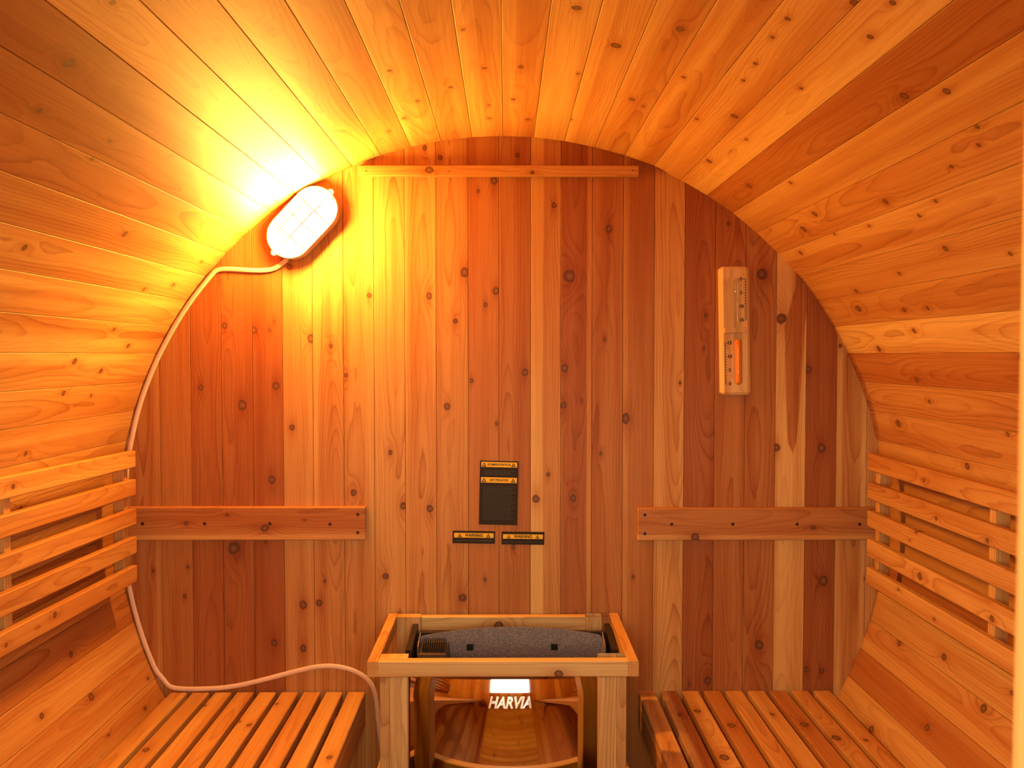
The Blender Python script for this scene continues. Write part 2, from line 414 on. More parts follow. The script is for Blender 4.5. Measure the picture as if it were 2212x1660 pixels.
# ------------------------------------------------------------------ floor duckboard
dk = empty('duckboard', (0, 1.2, 0.0))
y = 0.56
while y < 1.86:
    b = Boards(); kn = [(rnd.uniform(.05, .55), rnd.uniform(-.01, .01), .005)]
    b.board((-0.31, y, -0.030), (1, 0, 0), (0, 1, 0), (0, 0, 1), 0.62, sec_rect(0.023, 0.030, .002), kn, rnd.choice('SSL'), inset=.002)
    reparent(b.build('slat'), dk); y += 0.046
for sx in (-.26, .26):
    b = Boards(); b.board((sx, 0.56, -0.0315), (0, 1, 0), (1, 0, 0), (0, 0, 1), 1.30, sec_rect(0.03, 0.0012, .0002), (), 'M')
    reparent(b.build('runner'), dk)
tag(dk, 'pale slatted duckboard on the floor between the benches', 'duckboard')

# ------------------------------------------------------------------ benches
BZ = at(1092, 1493, YW)[0].z            # top of the slats
LB_K = [(314.5,1621,10),(435,1525,6),(508.5,1560,5),(538.6,1567,6),(598,1521.5,5),(712.6,1637,8)]
RB_K = [(1507,1536.6,8),(1470,1545,7),(1580.7,1568,10),(1564,1637,12),(1669,1544,6),(1738,1566,11),(1806.6,1595,12),(1870,1600,6)]
def on_z(px, py, z):
    P, d = at(px, py, 1.0); d = P - CAM; t = (z - CAM.z) / d.z
    return CAM + d * t
def bench(side, xs, kpx, label):
    root = empty('sauna_bench', (sum(xs) / len(xs), 1.4, BZ))
    L = YW - 0.003 - 0.50; ys = 0.50
    KN = [on_z(a, c, BZ) for a, c, r_ in kpx]
    tones = ['M', 'M', 'L', 'M', 'L', 'M', 'M', 'L', 'L'] if side < 0 else ['M', 'H', 'L', 'H', 'M', 'L', 'H', 'M', 'M']
    if side < 0: xs = sorted(xs)
    for i, x in enumerate(xs):
        b = Boards(); kn = []
        for P, (a, c, r_) in zip(KN, kpx):
            if abs(P.x - x) < 0.0305: kn.append((P.y - ys, max(-.02, min(.02, P.x - x)), r_ * P.y / FPX * 1.05))
        kn.append((rnd.uniform(.2, .9), rnd.uniform(-.015, .015), .006))
        b.board((x, ys, BZ - 0.026), (0, 1, 0), (1, 0, 0), (0, 0, 1), L, sec_rect(0.0455, 0.026, .0025), kn, tones[i], inset=.002,
                band=((rnd.uniform(-.02, .02), .02, .004) if rnd.random() < .35 else None), sap='L')
        reparent(b.build('slat'), root)
    xin = max(xs) if side < 0 else min(xs); ed = xin - side * 0.0228
    b = Boards()      # fascia under the slat nearest the heater
    b.board((ed + side * .011, ys, BZ - 0.0265 - 0.066), (0, 1, 0), (0, 0, 1), (-side, 0, 0), L,
            [(p[0] + .033, p[1] - .011) for p in sec_rect(0.066, 0.022, .002)], [(.9, .03, .008), (1.3, .04, .006)], 'M', inset=.002)
    reparent(b.build('fascia'), root)
    for yb in (0.8, 1.45, 2.22):
        zc = BZ - 0.0265
        xo = side * (math.sqrt(R * R - (zc - AX - .045) ** 2) - .006)
        xi = ed + side * 0.0225
        b = Boards(); b.board((min(xo, xi), yb, zc - 0.045), (1, 0, 0), (0, 1, 0), (0, 0, 1), abs(xo - xi), sec_rect(.036, .045, .002), (), 'H')
        reparent(b.build('bearer'), root)
    for yb in (0.8, ):
        b = Boards(); xl = ed + side * 0.045
        zf = AX - math.sqrt(R * R - (abs(xl) + .02) ** 2) + .004
        b.board((xl, yb + .04, zf), (0, 0, 1), (1, 0, 0), (0, -1, 0), BZ - .0265 - zf, sec_rect(.038, .02, .002), (), 'M')
        reparent(b.build('leg'), root)
    tag(root, label, 'bench', 'slatted sauna benches')
    return root
def bx(px): return at(px, 1493, YW)[0].x
bench(-1, [bx(387.5 + 47.9 * i) for i in range(9)], LB_K, 'slatted cedar bench on the left of the heater, below the lamp and its cable')
bench(1, [bx(1396 + 47.2 * i) for i in range(9)], RB_K, 'slatted cedar bench on the right of the heater, below the sand timer')

# ------------------------------------------------------------------ backrests
def backrest(side, ytops, kpx, label, rise, tones):
    XI = 0.937; YE = 2.245
    root = empty('slatted_rest', (side * 0.95, 1.5, AX)); zs = []
    for i, (pt, pb) in enumerate(ytops):
        px = 290 if side < 0 else 1880
        zt_ = at(px, pt, YE)[0].z; zb_ = at(px, pb, YE)[0].z; zc = (zt_ + zb_) / 2; zs.append((zt_, zb_))
        L = YE - 0.60; U = Vector((0, -math.cos(rise), math.sin(rise))); V = Vector((0, math.sin(rise), math.cos(rise)))
        b = Boards(); kn = []
        for (a, c, r_) in kpx:
            P, d = at(a, c, 1.0); d = P - CAM; t = (side * XI - CAM.x) / d.x; Q = CAM + d * t
            q = Q - Vector((side * XI, YE, zc)); vv = q.dot(V)
            if abs(vv) < .035: kn.append((q.dot(U), max(-.02, min(.02, vv)), r_ * Q.y / FPX))
        b.board((side * (XI + 0.018), YE, zc), U, V, (-side, 0, 0), L, sec_rect(zt_ - zb_, 0.018, .002), kn, tones[i], inset=.002)
        reparent(b.build('slat'), root)
    for ys_ in (2.216, 1.686, 0.85):
        ztop = AX + 0.18; zbot = zs[-1][1] + .015
        if rise: ztop = AX + .18 + (YE - ys_) * rise; zbot += (YE - ys_) * rise
        b = Boards(); b.board((side * (XI + 0.0185 + .014), ys_, zbot), (0, 0, 1), (1, 0, 0), (0, -1, 0), ztop - .02 - zbot, [(p[0], p[1] - .022) for p in sec_rect(.028, .024, .001)], (), 'L')
        reparent(b.build('support'), root)
    tag(root, label, 'backrest', 'slatted backrests')
    return root
LBK = [(974, 1009.5), (1035.5, 1070.5), (1098.5, 1132.5), (1159, 1195), (1221, 1257)]
RBK = [(980, 1015.5), (1041.5, 1077), (1103, 1137.5), (1164, 1200), (1225, 1261)]
backrest(-1, LBK, [(28.4,1051,6.5),(118.8,1329,7),(13.4,1394.4,6)], 'five-slat cedar backrest on the curved wall left of the lamp cable', math.radians(1.3), 'LMMMM')
backrest(1, RBK, [(1996,1038,5),(2022,1120,5),(2132.7,1168.6,7),(1979,1143.5,5),(1964.8,1168.6,3),(1987,1245.5,9),(2142.8,1337.5,8),(1941,1274,4),(2018,1338,4)],
         'five-slat cedar backrest on the curved wall at the right', 0.0, 'MMMLL')

# ------------------------------------------------------------------ rails on the back wall
SCREW = simple('dark_screw', (0.05, 0.025, 0.015), 0.4, 0.6)
def disc(name, c, r, depth, mat, parent, n=14, axis='y'):
    vs = []; fs = []
    for k in range(2):
        for i in range(n):
            a = 2 * math.pi * i / n
            vs.append((c[0] + r * math.cos(a), c[1] - depth * k, c[2] + r * math.sin(a)))
    fs.append(tuple(range(n, 2 * n))); fs.append(tuple(range(n))[::-1])
    for i in range(n): fs.append((i, (i + 1) % n, n + (i + 1) % n, n + i))
    return mesh_obj(name, vs, fs, mat, parent)
def rail(name, px0, px1, py0, py1, depth, tone, kpx, screws, label, grp, sr=.0042, extra=0.0, band=None):
    Yf = YW - depth - 0.0005
    a, _ = at(px0, py1, Yf); c, _ = at(px1, py0, Yf); h = c.z - a.z
    root = empty(name, ((a.x + c.x) / 2, YW, (a.z + c.z) / 2))
    x0 = a.x - (extra if extra < 0 else 0) * 0; x0 = a.x; x1 = c.x
    b = Boards(); kn = []
    for (p, q, r_) in kpx:
        P, _ = at(p, q, Yf); kn.append((P.x - x0, P.z - (a.z + c.z) / 2, r_ * Yf / FPX))
    b.board((x0, YW - 0.0005, (a.z + c.z) / 2), (1, 0, 0), (0, 0, 1), (0, -1, 0), x1 - x0, sec_rect(h, depth, .002), kn, tone, 'L', band, inset=.0015, cen=(.03, -.05, .0045))
    reparent(b.build('board'), root)
    for (p, q) in screws:
        P, _ = at(p, q, Yf); disc('screw', (P.x, Yf + .0005, P.z), sr, .0011, SCREW, root)
    return tag(root, label, 'rail', grp)
rail('wall_rail', 276, 789, 1096, 1168, .02, 'H', [(402,1131,5),(572,1142,9),(491,1113,4),(658,1124,3)], [(308,1132),(442,1132),(583,1132),(713,1133),(773,1112),(773,1151)],
     'horizontal cedar rail on the back wall at the left, under the lamp', 'horizontal rails at backrest height', band=(.015, .045, .006))
rail('wall_rail', 1378, 1893, 1098, 1168, .02, 'H', [(1502.5,1161,10),(1757,1140,6)], [(1393,1113),(1393,1153.5),(1451,1133),(1583,1133),(1722,1133),(1857,1133)],
     'horizontal cedar rail on the back wall at the right, under the sand timer', 'horizontal rails at backrest height', band=(.012, .041, .005))
rail('ceiling_batten', 774, 1380.5, 357.5, 380, .018, 'L', [(927,367,8),(1150,373,5)], [(791,369.5),(971,370.5),(1367,368.5)], 'narrow cedar batten across the top of the back wall', None, sr=.0015)

# ------------------------------------------------------------------ bulkhead lamp
WHITE = simple('white_lamp_paint', (0.82, 0.80, 0.76), 0.35)
GLASS, nt, bs = newmat('lit_lamp_glass')
em = nt.nodes.new('ShaderNodeEmission'); em.inputs[0].default_value = (*LAMP_COL, 1); em.inputs[1].default_value = LAMP
nt.links.new(em.outputs[0], nt.nodes['Material Output'].inputs[0])
YL = YW - 0.05
lc, _ = at(652, 480, YW - 0.045)
lamp = empty('bulkhead_lamp', (lc.x, YW - .001, lc.z))
LA = math.radians(46.5); la = Vector((math.cos(LA), 0, math.sin(LA))); lb = Vector((-math.sin(LA), 0, math.cos(LA)))
def stadium(hl, hw, n=14):
    """half length hl, half width hw; long axis = first coordinate"""
    s_ = hl - hw; o = []
    for i in range(n + 1):
        a = -math.pi / 2 + math.pi * i / n; o.append((s_ + hw * math.cos(a), hw * math.sin(a)))
    for i in range(n + 1):
        a = math.pi / 2 + math.pi * i / n; o.append((-s_ + hw * math.cos(a), hw * math.sin(a)))
    return o
def loft(name, rings, mat, parent, cap0=True, cap1=True, smooth=True, C=None):
    """rings: (depth from wall, hl, hw)"""
    C = C or Vector((lc.x, YW - .001, lc.z)); vs = []; fs = []
    for (dp, hl, hw) in rings:
        for (p, q) in stadium(hl, hw): vs.append(C + la * p + lb * q + Vector((0, -dp, 0)))
    n = len(stadium(.1, .05))
    for k in range(len(rings) - 1):
        for i in range(n):
            j = (i + 1) % n; fs.append((k * n + i, k * n + j, (k + 1) * n + j, (k + 1) * n + i))
    if cap0: fs.append(tuple(range(n))[::-1])
    if cap1: fs.append(tuple(range((len(rings) - 1) * n, len(rings) * n)))
    return mesh_obj(name, vs, fs, mat, parent, smooth)
loft('base', [(0, .104, .056), (.004, .107, .059), (.034, .108, .060), (.037, .107, .059), (.037, .100, .052), (.033, .099, .051)], WHITE, lamp, smooth=False)
gp = [(.034, .0985, .0505)]
for i in range(1, 8):
    a = i / 8 * math.pi / 2; gp.append((.034 + .055 * math.sin(a) ** .8, .0985 - .052 * (1 - math.cos(a)) ** 1.3, .0505 - .044 * (1 - math.cos(a)) ** 1.3))
loft('glass_dome', gp, GLASS, lamp, cap0=False)
def tube(name, pts, r, mat, parent, closed=False, n=8, rz=None):
    pts = [Vector(p) for p in pts]; vs = []; fs = []; m = len(pts)
    prev = None
    for i, p in enumerate(pts):
        t = (pts[(i + 1) % m] - pts[i - 1]) if (closed or 0 < i < m - 1) else (pts[1] - pts[0] if i == 0 else pts[-1] - pts[-2])
        t.normalize()
        a = Vector((0, 1, 0)); a = (a - t * a.dot(t))
        if a.length < .05: a = Vector((1, 0, 0)) - t * t.x
        a.normalize(); b_ = t.cross(a)
        for k in range(n):
            g = 2 * math.pi * k / n; vs.append(p + a * (rz or r) * math.cos(g) + b_ * r * math.sin(g))
    for i in range(m if closed else m - 1):
        for k in range(n):
            j = (i + 1) % m; fs.append((i * n + k, i * n + (k + 1) % n, j * n + (k + 1) % n, j * n + k))
    if not closed: fs.append(tuple(range(n))[::-1]); fs.append(tuple(range((m - 1) * n, m * n)))
    return mesh_obj(name, vs, fs, mat, parent, True)
C0 = Vector((lc.x, YW - .001, lc.z))
ring_pts = [C0 + la * p + lb * q + Vector((0, -.040, 0)) for (p, q) in stadium(.1035, .0555)]
tube('guard_ring', ring_pts, .0042, WHITE, lamp, True)
for q in (-.016, .016):      # bars of the wire guard running the length of the dome
    pl = []
    for i in range(15):
        s_ = -1 + 2 * i / 14; pl.append(C0 + la * (s_ * .103) + lb * q + Vector((0, -.040 - .055 * (1 - s_ ** 4) , 0)))
    tube('guard_bar', pl, .0018, WHITE, lamp)
for p_ in (-.045, .0, .045):
    pl = []
    for i in range(13):
        s_ = -1 + 2 * i / 12; pl.append(C0 + la * p_ + lb * (s_ * .055) + Vector((0, -.040 - .0555 * (1 - s_ ** 4), 0)))
    tube('guard_bar', pl, .0018, WHITE, lamp)
for s_ in (-1, 1):           # lugs with screws at both ends
    loft('screw_lug', [(.028, .008, .0078), (.040, .008, .0078)], WHITE, lamp, smooth=False, C=C0 + la * s_ * .107)
tag(lamp, 'lit white oval bulkhead lamp with wire guard, high on the back wall', 'lamp')

# ------------------------------------------------------------------ cable
CABLE = simple('cream_cable', (0.80, 0.62, 0.50), 0.4)
def on_edge(px, py, off=0.010):
    """a point just inside the circle where wall and staves meet"""
    P, _ = at(px, py, YW - .004); d = Vector((P.x, 0, P.z - AX)); 
    if d.length > R - off: d = d.normalized() * (R - off)
    return Vector((d.x, YW - .004, AX + d.z))
cp = [(622,560),(606,573),(590,582),(570,585),(540,584.5),(505,582),(480,581.5),(466,585),(460,590),(446,607),(424,634),(402,664),(383,694),(366,725),(350,752),(336,780),(325,806),(314,835),(304,866),(295,900),(288,932),(281,966),(275,1000),(272,1040),(270,1090),(269,1140),(269,1190),(271,1235),(275,1270),(281,1300),(290,1335),(301,1370),(314,1402),(327,1431),(337,1450),(350,1465),(362,1480),(367,1484),(380,1488),(410,1489.5),(440,1489),(480,1487),(520,1481),(570,1469),(615,1457),(650,1448),(680,1441.5),(707,1439),(733,1441),(758,1447),(778,1456),(793,1467),(804,1481),(811,1500),(815,1525),(817,1560)]
def chaikin(p, k=2):
    for _ in range(k):
        q = [p[0]]
        for a, c in zip(p, p[1:]): q += [a * .75 + c * .25, a * .25 + c * .75]
        q.append(p[-1]); p = q
    return p
path = [on_edge(a, c) for a, c in cp]
path[-1] = Vector((path[-1].x, YW - .004, path[-1].z)); path.append(path[-1] + Vector((.012, 0, -.10))); path.append(path[-1] + Vector((.05, 0, -.12)))
cb = tube('power_cable', chaikin(path, 1), .0066, CABLE, None, n=10, rz=.0036)
tag(cb, 'flat cream cable running from the lamp down the left edge and behind the heater guard', 'cable')

# ------------------------------------------------------------------ signs
BLACK = simple('black_sign', (0.024, 0.015, 0.008), 0.6, Specular_IOR_Level=0.2)
YEL = simple('yellow_band', (0.85, 0.52, 0.04), 0.6, Specular_IOR_Level=0.2)
FADE = simple('faint_sign_print', (0.045, 0.038, 0.030), 0.6)
def text_verts(s_, size, width=None, shear=0.0, offset=0.0, extrude=0.0, align='CENTER', spacing=1.0):
    cu = bpy.data.curves.new('t', 'FONT'); cu.body = s_; cu.size = size; cu.align_x = align; cu.align_y = 'CENTER'
    cu.shear = shear; cu.offset = offset; cu.extrude = extrude; cu.space_character = spacing; cu.resolution_u = 3
    ob = bpy.data.objects.new('t', cu); COL.objects.link(ob)
    dg = bpy.context.evaluated_depsgraph_get(); dg.update()
    me = bpy.data.meshes.new_from_object(ob.evaluated_get(dg))
    vs = [v.co.copy() for v in me.vertices]; fs = [tuple(p.vertices) for p in me.polygons]
    bpy.data.objects.remove(ob); bpy.data.curves.remove(cu); bpy.data.meshes.remove(me)
    if width and vs:
        a = min(v.x for v in vs); c = max(v.x for v in vs); k = width / (c - a); m_ = (a + c) / 2
        for v in vs: v.x = (v.x - m_) * k
    return vs, fs
def sign(quad, bands, label, lines):
    """quad: four pixel corners tl, tr, br, bl of the sticker on the wall"""
    Ys = YW - 0.0012
    q = [at(a, c, Ys)[0] for a, c in quad]
    ctr = sum(q, Vector()) / 4
    root = empty('warning_sign', (ctr.x, YW, ctr.z))
    ux = (q[1] - q[0]).normalized(); uz = (q[0] - q[3]).normalized()
    Wd = ((q[1] - q[0]).length + (q[2] - q[3]).length) / 2; H = (q[0] - q[3]).length
    tl = ctr - ux * Wd / 2 + uz * H / 2
    def pt(s_, t_, d=0.0): return tl + ux * (Wd * s_) - uz * (H * t_) + Vector((0, -d, 0))
    vs = [pt(0, 0), pt(1, 0), pt(1, 1), pt(0, 1)]; vs = vs + [v + Vector((0, .0010, 0)) for v in vs]
    mesh_obj('plate', vs, [(3, 2, 1, 0), (4, 5, 6, 7), (0, 1, 5, 4), (1, 2, 6, 5), (2, 3, 7, 6), (3, 0, 4, 7)], BLACK, root)
    for (t0, t1, s0, s1, txt, tw, ts, tr0, tr1) in bands:
        e = mesh_obj('band', [pt(s0, t0, .0003), pt(s1, t0, .0003), pt(s1, t1, .0003), pt(s0, t1, .0003)], [(3, 2, 1, 0)], YEL, root)
        tm = (t0 + t1) / 2
        v_, f_ = text_verts(txt, ts, Wd * tw, offset=ts * .03)
        V_ = [pt((s0 + s1) / 2, tm, .0006) + ux * p.x + uz * p.y for p in v_]
        for sc_ in (tr0, tr1):       # warning triangles with a hollow middle
            hh = H * (t1 - t0) * .40; c0 = pt(sc_, tm, .0006); hw_ = hh * 1.1; n0 = len(V_)
            ot = [c0 + uz * hh, c0 - uz * hh + ux * hw_, c0 - uz * hh - ux * hw_]; cc = sum(ot, Vector()) / 3
            it = [cc + (p - cc) * .50 for p in ot]
            V_ += ot + it + [cc + uz * hh * .3 + ux * hh * .06, cc + uz * hh * .3 - ux * hh * .06, cc - uz * hh * .3 - ux * hh * .06, cc - uz * hh * .3 + ux * hh * .06]
            f_ = f_ + [(n0, n0 + 1, n0 + 4, n0 + 3), (n0 + 1, n0 + 2, n0 + 5, n0 + 4), (n0 + 2, n0, n0 + 3, n0 + 5), (n0 + 6, n0 + 7, n0 + 8, n0 + 9)]
        mesh_obj('lettering', V_, f_, BLACK, e)
    V_ = []; F_ = []
    for (t_, s0, s1, th) in lines:
        if isinstance(th, str):
            v_, f_ = text_verts(th, H * .19, Wd * (s1 - s0)); n0 = len(V_)
            V_ += [pt((s0 + s1) / 2, t_, .0004) + ux * p.x + uz * p.y for p in v_]; F_ += [tuple(n0 + k for k in f) for f in f_]; continue
        s_ = s0
        while s_ < s1:
            e_ = min(s1, s_ + rnd.uniform(.02, .09)); n0 = len(V_)
            V_ += [pt(s_, t_ - th, .0004), pt(e_, t_ - th, .0004), pt(e_, t_ + th, .0004), pt(s_, t_ + th, .0004)]
            F_.append((n0 + 3, n0 + 2, n0 + 1, n0)); s_ = e_ + .012
    if V_: mesh_obj('fine_lettering', V_, F_, FADE, root)
    return tag(root, label, 'sign', None)
lns = [(.155 + .028 * k, .10, .90 - .1 * (k % 2), .0045) for k in range(3)] + [(.40 + .027 * k, .10, .92 - .05 * (k % 3), .0045) for k in range(20)]
sign([(1037, 995.5), (1120.5, 997.5), (1117, 1135), (1034.3, 1133.5)],
     [(.018, .098, .035, .965, 'RECOMMENDATIONS FOR USE', .60, .0075, .11, .87), (.258, .342, .035, .965, 'SAFETY PRECAUTIONS', .48, .0080, .11, .87)],
     'tall black safety notice with two yellow bands on the back wall', lns)
sign([(978, 1147), (1069.6, 1148.3), (1069, 1175.5), (977.3, 1174)], [(.16, .54, .035, .965, 'WARNING', .42, .0115, .17, .84)],
     'small black and yellow warning plate below the tall notice, left one', [(.77, .06, .94, .045)])
sign([(1083.5, 1149), (1176, 1150), (1175.6, 1177.6), (1083, 1176.8)], [(.20, .55, .035, .965, 'WARNING', .42, .0115, .17, .84)],
     'small black and yellow warning plate below the tall notice, right one', [(.78, .04, .95, 'Covering the heater causes fire risk')])

# ------------------------------------------------------------------ sand timer
Yt = YW - .024
tc_, _ = at(1589.5, 715, Yt); TR = math.radians(1.15)
tm = empty('sand_timer', (tc_.x, YW, tc_.z))
tux = Vector((math.cos(TR), 0, math.sin(TR) * 1.0)); tuz = Vector((-math.sin(TR), 0, math.cos(TR)))
TH = abs((at(1557, 577, Yt)[0] - at(1559, 855.5, Yt)[0]).z); TWd = (at(1622, 700, Yt)[0] - at(1556.5, 700, Yt)[0]).x
TC = Vector((tc_.x, YW - .0008, tc_.z))
b = Boards(); h = TWd / 2; T = .020
b.board(TC - tuz * TH / 2, tuz, tux, (0, -1, 0), TH, [(-h, 0), (h, 0), (h, T - .008), (h - .009, T), (-h + .009, T), (-h, T - .008)], (), (0.80, 0.58, 0.25), inset=.007, cen=(.0, -.6, .0035), seed=3)
reparent(b.build('board'), tm)
b = Boards(); b.board(TC - tuz * .0085 + tux * 0 + tuz * .003, tuz, tux, (0, -1, 0), .0150, [(-h + .010, T), (h - .010, T), (h - .010, T + .013), (-h + .010, T + .013)], (), (0.76, 0.53, 0.22), inset=.001, cen=(.2, -.05, .005))
reparent(b.build('glass_holder'), tm)
CLEAR, nt, bs = newmat('clear_glass')
tr_ = nt.nodes.new('ShaderNodeBsdfTransparent'); tr_.inputs[0].default_value = (.93, .92, .90, 1)
gy_ = nt.nodes.new('ShaderNodeBsdfGlossy'); gy_.inputs['Roughness'].default_value = .03
lw0 = nt.nodes.new('ShaderNodeLayerWeight'); lw0.inputs[0].default_value = .5
lw_ = nt.nodes.new('ShaderNodeMath'); lw_.operation = 'MULTIPLY_ADD'; lw_.inputs[1].default_value = .35; lw_.inputs[2].default_value = .02
pw_ = nt.nodes.new('ShaderNodeMath'); pw_.operation = 'POWER'; pw_.inputs[1].default_value = 2; nt.links.new(lw0.outputs['Facing'], pw_.inputs[0]); nt.links.new(pw_.outputs[0], lw_.inputs[0])
mx_ = nt.nodes.new('ShaderNodeMixShader'); nt.links.new(lw_.outputs[0], mx_.inputs[0]); nt.links.new(tr_.outputs[0], mx_.inputs[1]); nt.links.new(gy_.outputs[0], mx_.inputs[2])
nt.links.new(mx_.outputs[0], nt.nodes['Material Output'].inputs[0])
SAND = simple('orange_sand', (0.85, 0.27, 0.02), 0.8)
def lathe(name, prof, ctr, mat, parent, n=16):
    vs = []; fs = []
    for (r_, z_) in prof:
        for k in range(n):
            a = 2 * math.pi * k / n; vs.append(ctr + tuz * z_ + tux * r_ * math.cos(a) + Vector((0, r_ * math.sin(a), 0)))
    for i in range(len(prof) - 1):
        for k in range(n): fs.append((i * n + k, i * n + (k + 1) % n, (i + 1) * n + (k + 1) % n, (i + 1) * n + k))
    fs.append(tuple(range(n))[::-1]); fs.append(tuple(range((len(prof) - 1) * n, len(prof) * n)))
    return mesh_obj(name, vs, fs, mat, parent, True)
k_ = Yt / FPX; gr = .0098; Yg = YW - .0008 - T - gr - .0004
G0 = Vector((TC.x, Yg, TC.z)) + tux * .0035
zt_ = 113 * k_; zb_ = -117 * k_
def bulb(z0, z1, r_):
    s_ = 1 if z1 > z0 else -1; o = [(.0022, z0)]
    for i in range(1, 6): o.append((.0022 + (r_ - .0022) * math.sin(i / 5 * math.pi / 2), z0 + s_ * .006 * (1 - math.cos(i / 5 * math.pi / 2))))
    for i in range(6): a = i / 6 * math.pi / 2; o.append((r_ * math.cos(a), z1 - s_ * r_ + s_ * r_ * math.sin(a)))
    o.append((.0005, z1)); return o
gl = bulb(0, zb_, gr)[::-1] + bulb(0, zt_, gr)
glo = lathe('glass_tube', gl, G0, CLEAR, tm)
sd = [(.0005, zb_ + .0016)] + [((gr - .0012) * math.sin(a / 5 * math.pi / 2), zb_ + .0016 + (gr - .0012) * (1 - math.cos(a / 5 * math.pi / 2))) for a in range(1, 6)] + [(gr - .0012, -20 * k_), (.0005, -19 * k_)]
lathe('sand', sd, G0, SAND, tm)
INK = simple('brown_ink', (0.03, 0.012, 0.006), 0.7)
V_ = []; F_ = []
def tp(dx, dz): return TC + Vector((0, -T - .0003, 0)) + tux * dx + tuz * dz
def bar(x0, z0, x1, z1):
    n0 = len(V_); V_.extend([tp(x0, z0), tp(x1, z0), tp(x1, z1), tp(x0, z1)]); F_.append((n0, n0 + 1, n0 + 2, n0 + 3))
def scale_(xl, dirn, zs_, z_step, nums, xnum):
    """xl: spine x, dirn: ticks' side; five-minute marks at zs_, one-minute ticks between"""
    bar(xl - .0007, min(zs_), xl + .0007, max(zs_))
    for i in range(len(zs_) * 5 - 4):
        z = zs_[0] + (zs_[1] - zs_[0]) * i / 5; ln = .0085 if i % 5 == 0 else .0045
        bar(min(xl, xl + dirn * ln), z - .0006, max(xl, xl + dirn * ln), z + .0006)
    for z, s_ in zip(zs_, nums):
        v_, f_ = text_verts(s_, .0125, offset=.0005); n0 = len(V_)
        V_.extend([tp(xnum + p.x, z + p.y) for p in v_]); F_.extend([tuple(n0 + q for q in f) for f in f_])
scale_(h - .0118, -1, [(715 - y_) * k_ for y_ in (603.5, 633, 662.5, 692)], 0, ('0', '5', '10', '15'), h - .0118 - .0125)
scale_(-h + .0115, 1, [(715 - y_) * k_ for y_ in (741, 770.5, 800, 829.5)], 0, ('15', '10', '5', '0'), -h + .0115 + .0125)
mesh_obj('scale_lettering', V_, F_, INK, tm)
tag(tm, 'pale wooden sand timer with orange sand, hung on the back wall', 'sand timer')

# ------------------------------------------------------------------ heater guard
GB, GF, GW, GXC = 2.325, 1.955, 0.6115, 0.0012
GZ = at(1092, 1325, GB)[0].z
gx0, gx1 = GXC - GW / 2, GXC + GW / 2; RT = .0243
gd = empty('heater_guard', (GXC, 2.14, GZ))
PALE = (0.66, 0.47, 0.21)
def gboard(name, O, U, V, W, L, sec, kn=(), tone=PALE, **kw):
    b = Boards(); b.board(O, U, V, W, L, sec, kn, tone, inset=.001, jitter=.03, **kw); return reparent(b.build(name), gd)
for zt_g, nm in ((GZ, 'side_rail'), (GZ - .31, 'side_rail')):
    for sx in (0, 1):
        xo = gx0 if sx == 0 else gx1 - RT
        gboard(nm, (xo + RT / 2, GF, zt_g - .036), (0, 1, 0), (1, 0, 0), (0, 0, 1), GB - GF, sec_rect(RT, .036, .002), (), 'L')
fk = [(at(1207, 1457, GF)[0].x - gx0 - RT, -.010, .010)]
gboard('front_rail', (gx0 + RT, GF + RT, GZ - .018), (1, 0, 0), (0, 0, 1), (0, -1, 0), GW - 2 * RT, sec_rect(.036, RT, .002), fk)
gboard('front_rail', (gx0 + RT, GF + RT, GZ - .31 - .018), (1, 0, 0), (0, 0, 1), (0, -1, 0), GW - 2 * RT, sec_rect(.036, RT, .002))
PW = .0635
for k, x0 in enumerate((gx0 + RT + .0005, gx1 - RT - PW - .0005)):
    for (yy, yd, zt_p) in ((GF + RT + .0003, .030, GZ + .002), (GB - .032, .030, GZ - .0245)):
        zt_p = GZ - .001
        sp_ = .022 if k == 0 else PW - .022
        b = Boards()
        zf = AX - math.sqrt(R * R - (max(abs(x0), abs(x0 + PW))) ** 2) + .002
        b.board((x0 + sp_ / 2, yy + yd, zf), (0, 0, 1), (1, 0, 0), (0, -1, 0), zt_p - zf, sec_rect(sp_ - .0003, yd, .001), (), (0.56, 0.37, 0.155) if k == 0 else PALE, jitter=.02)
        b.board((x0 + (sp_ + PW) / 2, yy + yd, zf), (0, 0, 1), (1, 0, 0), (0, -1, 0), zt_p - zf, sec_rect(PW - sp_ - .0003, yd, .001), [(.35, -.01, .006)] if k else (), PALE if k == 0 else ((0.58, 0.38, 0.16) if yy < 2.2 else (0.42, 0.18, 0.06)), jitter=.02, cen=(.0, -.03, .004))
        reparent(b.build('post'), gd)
gboard('back_rail', (gx0 + RT + PW + .001, GB - .004, GZ - .021), (1, 0, 0), (0, 0, 1), (0, -1, 0), GW - 2 * RT - 2 * PW - .002, sec_rect(.038, .022, .002), [(at(1077, 1345, GB)[0].x - gx0 - RT - PW, -.003, .011)])
tag(gd, 'open wooden guard frame of posts and rails around the heater', 'heater guard')

# ------------------------------------------------------------------ heater
MIR, nt, bs = newmat('polished_steel'); bs.inputs['Base Color'].default_value = (0.74, 0.72, 0.68, 1); bs.inputs['Metallic'].default_value = 1; bs.inputs['Roughness'].default_value = .045
CHR = simple('bright_chrome', (0.86, 0.86, 0.86), .16, 1.0)
BLK = simple('black_steel', (0.012, 0.011, 0.010), .35)
GRAN, nt, bs = newmat('speckled_grey_enamel'); N = NT(nt)
tcn = nt.nodes.new('ShaderNodeTexCoord')
g1 = N.noise(tcn.outputs['Object'], 380.0, 3.0, .7).outputs['Fac']; g2 = N.noise(tcn.outputs['Object'], 60.0, 2.0).outputs['Fac']
gc = N.mix(N.smooth(g1, .45, .68), (0.16, 0.13, 0.14, 1), (0.50, 0.45, 0.47, 1)); gc = N.mix(N.smooth(g2, .3, .8, 0, .3), gc, (0.13, 0.11, 0.12, 1))
